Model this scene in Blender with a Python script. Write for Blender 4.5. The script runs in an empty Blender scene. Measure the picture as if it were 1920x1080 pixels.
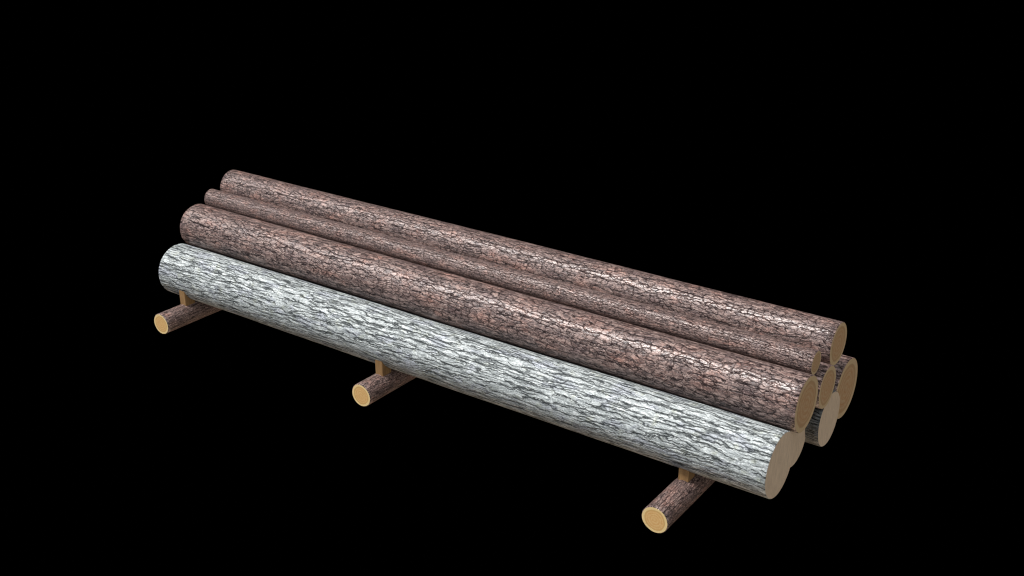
import bpy, math, random
from mathutils import Matrix, Vector
random.seed(4)
scene = bpy.context.scene
C = scene.collection
ZS = -1.9045          # puts the underside of the lowest bearer at z = 0

# ------------------------------------------------------------------ node helpers
class NT:
    def __init__(s, name):
        s.m = bpy.data.materials.new(name); s.m.use_nodes = True
        s.t = s.m.node_tree; s.bsdf = s.t.nodes['Principled BSDF']
    def n(s, typ, **kw):
        nd = s.t.nodes.new(typ)
        for k, v in kw.items():
            if k.startswith('i_'):
                nd.inputs[k[2:].replace('_', ' ')].default_value = v
            else: setattr(nd, k, v)
        return nd
    def l(s, a, b): s.t.links.new(a, b)
    def math(s, op, a, b=None, clamp=False):
        nd = s.n('ShaderNodeMath', operation=op); nd.use_clamp = clamp
        for i, v in enumerate((a, b)):
            if v is None: continue
            if isinstance(v, (int, float)): nd.inputs[i].default_value = v
            else: s.l(v, nd.inputs[i])
        return nd.outputs[0]
    def vmath(s, op, a, b):
        nd = s.n('ShaderNodeVectorMath', operation=op)
        for i, v in enumerate((a, b)):
            if isinstance(v, tuple): nd.inputs[i].default_value = v
            else: s.l(v, nd.inputs[i])
        return nd.outputs[0]
    def scaled(s, v, f):
        nd = s.n('ShaderNodeVectorMath', operation='SCALE'); s.l(v, nd.inputs[0]); nd.inputs['Scale'].default_value = f
        return nd.outputs[0]
    def ramp(s, fac, stops, interp='LINEAR'):
        nd = s.n('ShaderNodeValToRGB'); cr = nd.color_ramp; cr.interpolation = interp
        while len(cr.elements) < len(stops): cr.elements.new(.5)
        for e, (p, c) in zip(cr.elements, stops):
            e.position = p; e.color = (c, c, c, 1) if isinstance(c, (int, float)) else (*c, 1)
        s.l(fac, nd.inputs[0]); return nd.outputs[0]
    def maprange(s, v, a, b, c=0., d=1.):
        nd = s.n('ShaderNodeMapRange'); nd.interpolation_type = 'SMOOTHSTEP'
        s.l(v, nd.inputs[0])
        for i, x in enumerate((a, b, c, d)): nd.inputs[i + 1].default_value = x
        return nd.outputs[0]
    def mix(s, fac, a, b, blend='MIX'):
        nd = s.n('ShaderNodeMix', data_type='RGBA', blend_type=blend)
        for idx, v in ((0, fac), (6, a), (7, b)):
            if isinstance(v, (int, float)): nd.inputs[idx].default_value = v
            elif isinstance(v, tuple): nd.inputs[idx].default_value = (*v, 1)
            else: s.l(v, nd.inputs[idx])
        return nd.outputs[2]
    def noise(s, vec, scale, detail=4, rough=.55, color=False):
        nd = s.n('ShaderNodeTexNoise'); s.l(vec, nd.inputs['Vector'])
        nd.inputs['Scale'].default_value = scale; nd.inputs['Detail'].default_value = detail
        nd.inputs['Roughness'].default_value = rough
        return nd.outputs['Color'] if color else nd.outputs['Fac']
    def vor(s, vec, scale, feature='F1', out='Distance', rand=1.):
        nd = s.n('ShaderNodeTexVoronoi', feature=feature); s.l(vec, nd.inputs['Vector'])
        nd.inputs['Scale'].default_value = scale; nd.inputs['Randomness'].default_value = rand
        return nd.outputs[out]

def bark_coords(t):
    # (x, y, z) along and round the log, scaled to one common girth so that thin logs carry finer bark
    return t.n('ShaderNodeAttribute', attribute_name='bark_co').outputs['Vector']

def grain_coords(t):
    # x metres along the log, y metres round it (scaled to the common girth)
    return t.n('ShaderNodeAttribute', attribute_name='grain_uv').outputs['Vector']

def furrows(t, uv, tilt, gap, wander, width, seed, f=(4., 14.), lo=.36, hi=.60, fade=1.):
    """long cracks that run with the grain, wander, open and close; 0 in a crack, 1 on a ridge"""
    v = t.vmath('ADD', uv, (seed * 3.7, seed * 1.9, seed * 7.3))
    sx = t.n('ShaderNodeSeparateXYZ'); t.l(uv, sx.inputs[0])
    n1 = t.noise(t.vmath('MULTIPLY', v, (f[0], f[1], 1.)), 1., 3, .55)
    n2 = t.noise(t.vmath('MULTIPLY', v, (26., 60., 1.)), 1., 3, .6)
    y = t.math('ADD', sx.outputs[1], t.math('MULTIPLY', sx.outputs[0], tilt))
    y = t.math('ADD', y, t.math('MULTIPLY', n1, wander))
    y = t.math('ADD', y, t.math('MULTIPLY', n2, gap * .75))
    d = t.math('PINGPONG', y, gap / 2)
    gate = t.noise(t.vmath('MULTIPLY', v, (4.5, 24., 1.)), 1., 2, .5)
    w = t.maprange(gate, lo, hi, width, width * .08)
    k = t.math('DIVIDE', d, w, True)
    # where the crack is almost shut it also gets shallow
    return t.math('MAXIMUM', k, t.maprange(gate, (lo + hi) / 2, hi + .04, 0, fade))

def brown_bark(name):
    """ragged plates in long rows, dark cracks of uneven width, broad rusty and dusky stretches"""
    t = NT(name); co = bark_coords(t); uv = grain_coords(t)
    w1 = t.vmath('SUBTRACT', t.noise(uv, 9, 3, .5, True), (.5, .5, .5))
    w2 = t.vmath('SUBTRACT', t.noise(uv, 42, 3, .6, True), (.5, .5, .5))
    cw = t.vmath('ADD', t.vmath('ADD', uv, t.vmath('MULTIPLY', w1, (.05, .035, 0))), t.vmath('MULTIPLY', w2, (.042, .026, 0)))
    fa = furrows(t, uv, .07, .060, .13, .0080, 1, (3.2, 8.), .42, .66)
    fb = furrows(t, uv, -.09, .047, .11, .0065, 2, (4., 9.), .42, .66)
    fur = t.math('MULTIPLY', fa, fb)
    def plates(sx, sc):
        out = []
        for ft, o in (('DISTANCE_TO_EDGE', 'Distance'), ('F1', 'Color')):
            nd = t.n('ShaderNodeTexVoronoi', feature=ft, voronoi_dimensions='2D')
            t.l(t.vmath('MULTIPLY', cw, (sx, 1., 1.)), nd.inputs['Vector']); nd.inputs['Scale'].default_value = sc
            out.append(nd.outputs[o])
        c = t.n('ShaderNodeSeparateColor'); t.l(out[1], c.inputs[0]); return out[0], c
    e1, c1 = plates(.42, 33); e2, c2 = plates(.60, 66)
    wid = t.noise(t.vmath('MULTIPLY', uv, (7., 13., 1.)), 1., 3, .6)
    k1 = t.math('DIVIDE', e1, t.maprange(wid, .36, .60, .20, .06), True)
    k1 = t.math('MAXIMUM', k1, t.maprange(wid, .52, .64, 0, .8))
    k2 = t.math('MAXIMUM', t.math('DIVIDE', e2, .10, True), t.maprange(t.noise(uv, 8, 2), .48, .64))
    fine = t.noise(t.vmath('MULTIPLY', uv, (70., 130., 1.)), 1., 5, .72)
    mid = t.noise(t.vmath('MULTIPLY', cw, (13., 34., 1.)), 1., 4, .6)
    streak = t.noise(t.vmath('MULTIPLY', cw, (14., 85., 1.)), 1., 3, .6)
    height = t.math('ADD', t.math('MULTIPLY', fur, .65), t.math('MULTIPLY', k1, .45))
    height = t.math('ADD', height, t.math('MULTIPLY', k2, .18))
    height = t.math('ADD', height, t.math('MULTIPLY', fine, .32))
    height = t.math('ADD', height, t.math('MULTIPLY', mid, .65))
    tone = t.math('ADD', t.math('MULTIPLY', c1.outputs[0], .08), t.math('MULTIPLY', c2.outputs[0], .17))
    tone = t.math('ADD', tone, t.math('MULTIPLY', fine, .62))
    tone = t.math('ADD', tone, t.math('MULTIPLY', mid, .45))
    tone = t.math('ADD', tone, t.math('MULTIPLY', streak, .50))
    col = t.ramp(tone, [(.66, (.052, .035, .034)), (.80, (.125, .083, .077)), (.92, (.245, .163, .146)), (1., (.42, .30, .268))])
    big = t.noise(t.vmath('MULTIPLY', uv, (4., 7., 1.)), 1., 3, .6)
    col = t.mix(t.maprange(big, .48, .66, 0, .85), col, t.mix(1., col, (1.30, 1.15, 1.09), 'MULTIPLY'))
    col = t.mix(t.maprange(big, .46, .32, 0, .7), col, t.mix(1., col, (.66, .64, .70), 'MULTIPLY'))
    spots = t.math('MULTIPLY', t.maprange(c1.outputs[1], .82, .88), t.maprange(big, .50, .62))
    col = t.mix(t.math('MULTIPLY', spots, .12), col, t.mix(1., col, (1.8, 1.05, .75), 'MULTIPLY'))
    crack = t.math('MULTIPLY', t.math('ADD', .14, t.math('MULTIPLY', k1, .86)), t.math('ADD', .05, t.math('MULTIPLY', fur, .95)))
    crack = t.math('MULTIPLY', crack, t.math('ADD', .35, t.math('MULTIPLY', k2, .65)))
    col = t.mix(crack, (.014, .010, .011), col)
    t.l(col, t.bsdf.inputs['Base Color'])
    t.l(t.math('ADD', .23, t.math('MULTIPLY', fine, .18)), t.bsdf.inputs['Roughness'])
    t.l(t.math('MULTIPLY', crack, .8), t.bsdf.inputs['Specular IOR Level'])
    b = t.n('ShaderNodeBump'); b.inputs['Strength'].default_value = 1.; b.inputs['Distance'].default_value = .0032
    t.l(height, b.inputs['Height']); t.l(b.outputs[0], t.bsdf.inputs['Normal'])
    return t.m

def grey_bark(name, gain=1.):
    """pale flaky ridges that interlace, split by long wavy dark furrows"""
    t = NT(name); co = bark_coords(t); uv = grain_coords(t)
    fa = furrows(t, uv, .09, .054, .12, .0080, 3, (3.4, 9.), .40, .62)
    fb = furrows(t, uv, -.08, .043, .10, .0070, 4, (4., 10.), .40, .60)
    fc = furrows(t, uv, .03, .025, .08, .0065, 5, (6., 16.), .42, .58)
    fine = t.noise(t.vmath('MULTIPLY', uv, (75., 120., 1.)), 1., 5, .75)
    w1 = t.vmath('SUBTRACT', t.noise(uv, 16, 3, .6, True), (.5, .5, .5))
    cw = t.vmath('ADD', uv, t.vmath('MULTIPLY', w1, (.05, .03, 0)))
    mid = t.noise(t.vmath('MULTIPLY', cw, (11., 36., 1.)), 1., 4, .65)
    streak = t.noise(t.vmath('MULTIPLY', cw, (12., 80., 1.)), 1., 3, .6)
    nd = t.n('ShaderNodeTexVoronoi', feature='DISTANCE_TO_EDGE', voronoi_dimensions='2D')
    t.l(t.vmath('MULTIPLY', cw, (.45, 1., 1.)), nd.inputs['Vector']); nd.inputs['Scale'].default_value = 34
    k1 = t.math('MAXIMUM', t.math('DIVIDE', nd.outputs['Distance'], .08, True), t.maprange(t.noise(uv, 14, 2), .40, .56))
    fur = t.math('MULTIPLY', t.math('MULTIPLY', fa, fb), t.math('ADD', .22, t.math('MULTIPLY', fc, .78)))
    height = t.math('ADD', t.math('MULTIPLY', fur, .95), t.math('MULTIPLY', k1, .16))
    height = t.math('ADD', height, t.math('MULTIPLY', fine, .30))
    height = t.math('ADD', height, t.math('MULTIPLY', mid, .9))
    tone = t.math('ADD', t.math('MULTIPLY', fine, .70), t.math('MULTIPLY', streak, .55))
    tone = t.math('ADD', tone, t.math('MULTIPLY', mid, .50))
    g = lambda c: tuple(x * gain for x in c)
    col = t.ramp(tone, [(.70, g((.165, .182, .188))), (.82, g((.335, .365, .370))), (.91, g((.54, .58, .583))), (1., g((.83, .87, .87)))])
    big = t.noise(t.vmath('MULTIPLY', uv, (5., 9., 1.)), 1., 3, .6)
    col = t.mix(t.maprange(big, .52, .64, 0, .7), col, t.mix(1., col, (.84, .83, .93), 'MULTIPLY'))
    col = t.mix(t.maprange(t.noise(t.vmath('ADD', uv, (3, 9, 2)), 14, 4), .56, .70, 0, .7), col, t.mix(1., col, (.90, .89, .76), 'MULTIPLY'))
    dark = t.math('MULTIPLY', t.math('ADD', .04, t.math('MULTIPLY', fur, .96)), t.math('ADD', .60, t.math('MULTIPLY', k1, .40)))
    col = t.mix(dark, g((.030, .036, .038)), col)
    t.l(col, t.bsdf.inputs['Base Color'])
    t.bsdf.inputs['Roughness'].default_value = .5
    t.l(t.math('MULTIPLY', dark, .5), t.bsdf.inputs['Specular IOR Level'])
    b = t.n('ShaderNodeBump'); b.inputs['Strength'].default_value = 1.; b.inputs['Distance'].default_value = .0075
    t.l(height, b.inputs['Height']); t.l(b.outputs[0], t.bsdf.inputs['Normal'])
    return t.m

def ring_end(name, rim, heart, line):
    """sawn end with a pale sapwood rim, a darker growth line and concentric rings"""
    t = NT(name)
    co = t.n('ShaderNodeAttribute', attribute_name='cap_co').outputs['Vector']
    wob = t.vmath('MULTIPLY', t.vmath('SUBTRACT', t.noise(co, 1.6, 3, .5, True), (.5, .5, .5)), (.16, .16, .0))
    cc = t.vmath('ADD', co, wob)
    ln = t.n('ShaderNodeVectorMath', operation='LENGTH'); 
    flat = t.vmath('MULTIPLY', cc, (1, 1, 0)); t.l(flat, ln.inputs[0]); r = ln.outputs['Value']
    rings = t.math('ADD', .5, t.math('MULTIPLY', t.math('SINE', t.math('MULTIPLY', r, 78.)), .5))
    rings2 = t.math('ADD', .5, t.math('MULTIPLY', t.math('SINE', t.math('MULTIPLY', r, 31.)), .5))
    n1 = t.noise(co, 7, 6, .72)
    dk = tuple(x * q for x, q in zip(heart, (.86, .66, .5))); lt = tuple(min(1, x * q) for x, q in zip(heart, (1.1, 1.26, 1.45)))
    f = t.math('ADD', t.math('MULTIPLY', rings, .10), t.math('MULTIPLY', rings2, .14)); f = t.math('ADD', f, t.math('MULTIPLY', n1, .72))
    hcol = t.ramp(f, [(.25, dk), (.75, lt)])
    col = t.mix(t.maprange(r, .70, .80), hcol, tuple(x * .93 for x in heart))
    col = t.mix(t.math('MULTIPLY', t.math('MULTIPLY', t.maprange(r, .66, .78), t.maprange(r, .86, .79)), t.math('ADD', .25, t.math('MULTIPLY', n1, .6))), col, line)
    rc = t.mix(n1, tuple(x * .86 for x in rim), tuple(min(1, x * 1.1) for x in rim))
    col = t.mix(t.maprange(r, .79, .85), col, rc)
    # thin checks running out from the heart
    col = t.mix(t.math('MULTIPLY', t.maprange(t.noise(co, 2.3, 2), .58, .70), .25), col, line)
    t.l(col, t.bsdf.inputs['Base Color']); t.bsdf.inputs['Roughness'].default_value = .8
    t.bsdf.inputs['Specular IOR Level'].default_value = .2
    b = t.n('ShaderNodeBump'); b.inputs['Strength'].default_value = .4; b.inputs['Distance'].default_value = .003
    t.l(t.noise(co, 22, 5, .7), b.inputs['Height']); t.l(b.outputs[0], t.bsdf.inputs['Normal'])
    return t.m

def pale_end(name):
    t = NT(name)
    co = t.n('ShaderNodeAttribute', attribute_name='cap_co').outputs['Vector']
    n1 = t.noise(t.vmath('MULTIPLY', co, (2.6, .45, 1)), 4, 5, .65); n2 = t.noise(co, 30, 4, .7)
    f = t.math('ADD', t.math('MULTIPLY', n1, .6), t.math('MULTIPLY', n2, .4))
    col = t.ramp(f, [(.28, (.46, .36, .27)), (.55, (.64, .515, .39)), (.8, (.76, .62, .48))])
    t.l(col, t.bsdf.inputs['Base Color']); t.bsdf.inputs['Roughness'].default_value = .85
    t.bsdf.inputs['Specular IOR Level'].default_value = .2
    b = t.n('ShaderNodeBump'); b.inputs['Strength'].default_value = .4; b.inputs['Distance'].default_value = .003
    t.l(n2, b.inputs['Height']); t.l(b.outputs[0], t.bsdf.inputs['Normal'])
    return t.m

def sawn_wood(name):
    t = NT(name)
    co = t.n('ShaderNodeTexCoord').outputs['Object']
    n1 = t.noise(t.vmath('MULTIPLY', co, (60, 60, 6)), 1., 4, .6); n2 = t.noise(co, 180, 3, .7)
    f = t.math('ADD', t.math('MULTIPLY', n1, .7), t.math('MULTIPLY', n2, .3))
    col = t.ramp(f, [(.3, (.14, .072, .026)), (.5, (.25, .14, .054)), (.72, (.36, .22, .095))])
    t.l(col, t.bsdf.inputs['Base Color']); t.bsdf.inputs['Roughness'].default_value = .75
    b = t.n('ShaderNodeBump'); b.inputs['Strength'].default_value = .5; b.inputs['Distance'].default_value = .003
    t.l(n1, b.inputs['Height']); t.l(b.outputs[0], t.bsdf.inputs['Normal'])
    return t.m

M_BROWN = brown_bark('brown_bark_material')
M_GREY = grey_bark('grey_bark_material', 1.)
M_GREY_SHADED = grey_bark('shaded_grey_bark_material', .30)  # same grey bark, darkened to paint in shade from the neighbouring logs
M_RING = ring_end('ringed_end_material', (.53, .40, .245), (.46, .31, .175), (.37, .235, .125))
M_RINGB = ring_end('bearer_end_material', (.78, .58, .28), (.69, .44, .18), (.55, .32, .11))
M_PALE = pale_end('pale_end_material')
M_SAWN = sawn_wood('sawn_wood_material')

# ------------------------------------------------------------------ geometry helpers
def link(name, me, mat, parent):
    o = bpy.data.objects.new(name, me); C.objects.link(o); me.materials.append(mat); o.parent = parent
    return o

def make_log(name, label, cat, group, p0, p1, r0, r1, bark, end, seed, ref=.2):
    """log between the two centres p0, p1: Empty at its base > bark, two cut_end"""
    p0, p1 = Vector(p0), Vector(p1)
    mid = (p0 + p1) / 2; base = mid - Vector((0, 0, (r0 + r1) / 2))
    root = bpy.data.objects.new(name, None); C.objects.link(root); root.location = base
    root.empty_display_size = .2
    root['label'] = label; root['category'] = cat
    if group: root['group'] = group
    ax = (p1 - p0); Lg = ax.length; ax.normalize()
    up = Vector((0, 0, 1)); side = up.cross(ax).normalized(); up = ax.cross(side).normalized()
    rnd = random.Random(seed); off = Vector((rnd.uniform(0, 40), rnd.uniform(0, 40), rnd.uniform(0, 40)))
    ph = [rnd.uniform(0, 6.28) for _ in range(8)]
    ns = 144; nl = max(24, int(Lg / .04))
    def wob(u, a):   # a trunk is never quite a cylinder: millimetres of swelling
        return .0035 * ((r0 + r1) / .4) * (math.sin(2 * a + ph[0] + u * 3) * .5 + math.sin(3 * a + ph[1] - u * 5) * .35
               + math.sin(u * 11 + ph[2]) * .3 + math.sin(5 * a + ph[3] + u * 9) * .2 + math.sin(u * 37 + 2 * a + ph[4]) * .16)
    bev = .004
    stations = [(0., -bev), (bev / Lg, 0)] + [(k / nl, 0) for k in range(1, nl)] + [(1 - bev / Lg, 0), (1., -bev)]
    vs, co, uvs, fs = [], [], [], []; a0 = math.radians(290)
    rr = (r0 + r1) / 2
    for u, dr in stations:
        c = p0 + ax * (u * Lg) - base
        for j in range(ns + 1):           # one doubled column: the seam of the grain, at the underside
            a = a0 + 2 * math.pi * j / ns
            r = r0 + (r1 - r0) * u + dr + wob(u, a)
            uvs.append(Vector((u * Lg / rr * ref + seed * 1.37, 2 * math.pi * j / ns * ref, 0)))
            vs.append(c + side * (r * math.cos(a)) + up * (r * math.sin(a)))
            co.append(Vector((u * Lg / rr, math.cos(a), math.sin(a))) * ref + off)
    n = len(stations)
    nc = ns + 1
    for i in range(n - 1):
        for j in range(ns):
            fs.append((i * nc + j, i * nc + j + 1, (i + 1) * nc + j + 1, (i + 1) * nc + j))
    me = bpy.data.meshes.new('bark'); me.from_pydata(vs, [], fs)
    at = me.attributes.new('bark_co', 'FLOAT_VECTOR', 'POINT')
    at.data.foreach_set('vector', [x for v in co for x in v])
    at = me.attributes.new('grain_uv', 'FLOAT_VECTOR', 'POINT'); at.data.foreach_set('vector', [x for v in uvs for x in v])
    me.polygons.foreach_set('use_smooth', [True] * len(fs)); me.update()
    link('bark', me, bark, root)
    for e in (0, 1):                      # the two sawn ends, a hair inside the bark's rim
        u = float(e); rad = (r1 if e else r0); c = p0 + ax * (u * Lg) - base
        ring = [0., .3, .6, .85, 1.]
        v2, c2, f2 = [c.copy()], [Vector((0, 0, seed))], []
        for q in ring[1:]:
            for j in range(ns):
                a = 2 * math.pi * j / ns
                rad_j = (rad - bev + wob(u, a)) * q
                v2.append(c + side * (rad_j * math.cos(a)) + up * (rad_j * math.sin(a)))
                c2.append(Vector((q * math.cos(a), q * math.sin(a), seed)))
        for j in range(ns):
            k = (j + 1) % ns; t = (0, 1 + j, 1 + k); f2.append(t if e else t[::-1])
            for i in range(len(ring) - 2):
                A, B = 1 + i * ns, 1 + (i + 1) * ns
                t = (A + j, B + j, B + k, A + k); f2.append(t if e else t[::-1])
        m2 = bpy.data.meshes.new('cut_end'); m2.from_pydata(v2, [], f2)
        at = m2.attributes.new('cap_co', 'FLOAT_VECTOR', 'POINT'); at.data.foreach_set('vector', [x for v in c2 for x in v])
        m2.update(); link('cut_end', m2, end, root)
    return root

# ------------------------------------------------------------------ the stack:  right end (y, z, r), left end offsets, x of both ends
G1 = 'logs lying side by side in the stack'
LOGS = [
 ('log', 'thick log with whitish grey furrowed bark, lowest and nearest at the front of the stack', (.2278, 2.3257, .2150), (.0360, .0100, .0156), .268, 5.888, 'g', 11),
 ('log', 'thick brown plated bark log lying directly above the grey front log', (.4948, 2.6438, .1871), (.0052, .0142, .0171), .234, 5.920, 'b', 12),
 ('log', 'thinnest brown log, in the groove between the thick brown log and the topmost back log', (.7190, 2.8240, .0820), (.0019, .0132, .0178), .193, 5.875, 'b', 13),
 ('log', 'medium brown log along the top back edge of the stack', (1.0714, 2.8200, .1500), (.0062, .0117, .0217), .080, 5.887, 'b', 14),
 ('log', 'mostly hidden brown log whose small ringed end shows below the topmost back log', (.8261, 2.6210, .1477), (0, .012, .018), .20, 5.928, 'b', 15),
 ('log', 'thick log at the far back, its big ringed end sticking out rightmost', (1.3791, 2.3564, .2174), (0, .012, .018), .20, 5.876, 'b', 16),
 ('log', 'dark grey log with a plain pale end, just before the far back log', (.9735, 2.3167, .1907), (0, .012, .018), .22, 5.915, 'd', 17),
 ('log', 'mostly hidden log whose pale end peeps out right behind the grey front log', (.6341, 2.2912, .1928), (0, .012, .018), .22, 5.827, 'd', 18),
]
geo = {}
def axis_of(spec):
    (y, z, r), (tr, dy, dz) = spec[2:4]
    def P(x): f = x / 6.; return (x, y + dy * (1 - f), z + dz * (1 - f) + ZS)
    def R(x): return r * (1 + tr * (1 - x / 6.))
    return P, R
for i, spec in enumerate(LOGS):
    nm, lab, _, _, x0, x1, kind, sd = spec
    P, R = axis_of(spec); geo[i] = (P, R)
    make_log(nm, lab, 'log', G1, P(x0), P(x1), R(x0), R(x1), {'g': M_GREY, 'd': M_GREY_SHADED, 'b': M_BROWN}[kind], M_RING if kind == 'b' else M_PALE, sd, ref=.19 if kind == 'b' else .205)

# three round bearers across the ground, each with an upright block that stops the front log
RS = .0922
G2 = 'round bearers under the stack'
BE = [(.5355, -.2183, 2.0409, .5360, .030, 'left bearer pole, under the far end of the grey log'),
      (2.7607, -.1624, 2.0196, 2.7655, .042, 'middle bearer pole, under the middle of the grey log'),
      (5.3200, -.2941, 1.9965, 5.3150, .080, 'right bearer pole, nearest the sawn pale end of the grey log')]
for k, (x, y0, z, px, py, lab) in enumerate(BE):
    zz = z + ZS
    b = make_log('bearer_pole', lab, 'pole', G2, (x, 1.78, zz), (x, y0, zz), RS, RS, M_BROWN, M_RINGB, 30 + k, ref=.19)
    # upright block: top hollowed to the curve of the log it holds
    P, R = geo[0]; _, ly, lz = P(px); lr = R(px) - .001
    w = .036; y1 = py + .10
    base = b.location
    nseg = 10; vs = []; fs = []
    def bot(xx): return zz + math.sqrt(max(0, RS**2 - (xx - x)**2)) - .006
    xs = [px - w, px - w + .004, px, px + w - .004, px + w]
    ys = [py, py + .004] + [py + .004 + (y1 - py - .008) * i / nseg for i in range(1, nseg)] + [y1 - .004, y1]
    idx = {}
    for a, xx in enumerate(xs):
        for c, yy in enumerate(ys):
            edge = (a in (0, 4)) and (c in (0, len(ys) - 1))
            X, Y = xx, yy
            if edge: X += .0012 * (1 if a == 0 else -1); Y += .0012 * (1 if c == 0 else -1)
            top = lz - math.sqrt(max(0, lr**2 - (min(yy, ly) - ly)**2))
            for h, zv in enumerate((bot(xx), top)):
                idx[a, c, h] = len(vs); vs.append(Vector((X, Y, zv)) - base)
    nx, ny = len(xs), len(ys)
    for a in range(nx - 1):
        for c in range(ny - 1):
            fs.append((idx[a, c, 1], idx[a + 1, c, 1], idx[a + 1, c + 1, 1], idx[a, c + 1, 1]))
            fs.append((idx[a, c + 1, 0], idx[a + 1, c + 1, 0], idx[a + 1, c, 0], idx[a, c, 0]))
    for a in range(nx - 1):
        fs.append((idx[a, 0, 0], idx[a + 1, 0, 0], idx[a + 1, 0, 1], idx[a, 0, 1]))
        fs.append((idx[a + 1, ny - 1, 0], idx[a, ny - 1, 0], idx[a, ny - 1, 1], idx[a + 1, ny - 1, 1]))
    for c in range(ny - 1):
        fs.append((idx[0, c + 1, 0], idx[0, c, 0], idx[0, c, 1], idx[0, c + 1, 1]))
        fs.append((idx[nx - 1, c, 0], idx[nx - 1, c + 1, 0], idx[nx - 1, c + 1, 1], idx[nx - 1, c, 1]))
    me = bpy.data.meshes.new('stop_block'); me.from_pydata(vs, [], fs); me.update()
    link('stop_block', me, M_SAWN, b)

# ------------------------------------------------------------------ lamps
def sun(name, to_light, strength, color, angle):
    d = bpy.data.lights.new(name, 'SUN'); d.energy = strength; d.color = color; d.angle = math.radians(angle)
    o = bpy.data.objects.new(name, d); C.objects.link(o); o.location = (3, 0, 8)
    o.rotation_euler = Vector(to_light).to_track_quat('Z', 'Y').to_euler(); return o
sun('key_light', (-.34, -.36, .87), 2.7, (1., .98, .95), 5)
sun('second_key_light', (-.56, -.28, .78), .7, (1., .98, .96), 12)
sun('front_light', (-.15, -1., 1.35), 1.75, (.96, .98, 1.), 88)
sun('top_light', (-.1, -.4, 1.), .3, (.9, .94, 1.), 90)
sun('end_light', (1., -.1, .0), .72, (1., .94, .84), 60)
sun('low_warm_light', (.1, .1, -1.), .85, (1., .72, .47), 40)

w = bpy.data.worlds.new('World'); scene.world = w; w.use_nodes = True
w.node_tree.nodes['Background'].inputs[0].default_value = (0, 0, 0, 1)
w.node_tree.nodes['Background'].inputs[1].default_value = 0.

# ------------------------------------------------------------------ camera
cd = bpy.data.cameras.new('Camera'); cam = bpy.data.objects.new('Camera', cd); C.objects.link(cam)
rt = Vector((.81427493, .58046582, -.00397211)); upv = Vector((-.22202218, .31775967, .92181069)); fw = Vector((-.53634177, .74972543, -.38762002))
mw = Matrix((( rt.x, upv.x, -fw.x, 8.0589456), (rt.y, upv.y, -fw.y, -5.6260949), (rt.z, upv.z, -fw.z, 6.0492636 + ZS), (0, 0, 0, 1)))
cam.matrix_world = mw
cd.sensor_width = 36; cd.lens = 36 * 2135.74 / 1920; cd.clip_end = 200
scene.camera = cam
vs_ = scene.view_settings
vs_.view_transform = 'Standard'; vs_.look = 'None'; vs_.exposure = 0; vs_.gamma = 1; vs_.use_curve_mapping = False

scene.cycles.filter_width = 1.15
scene.cycles.diffuse_bounces = 1
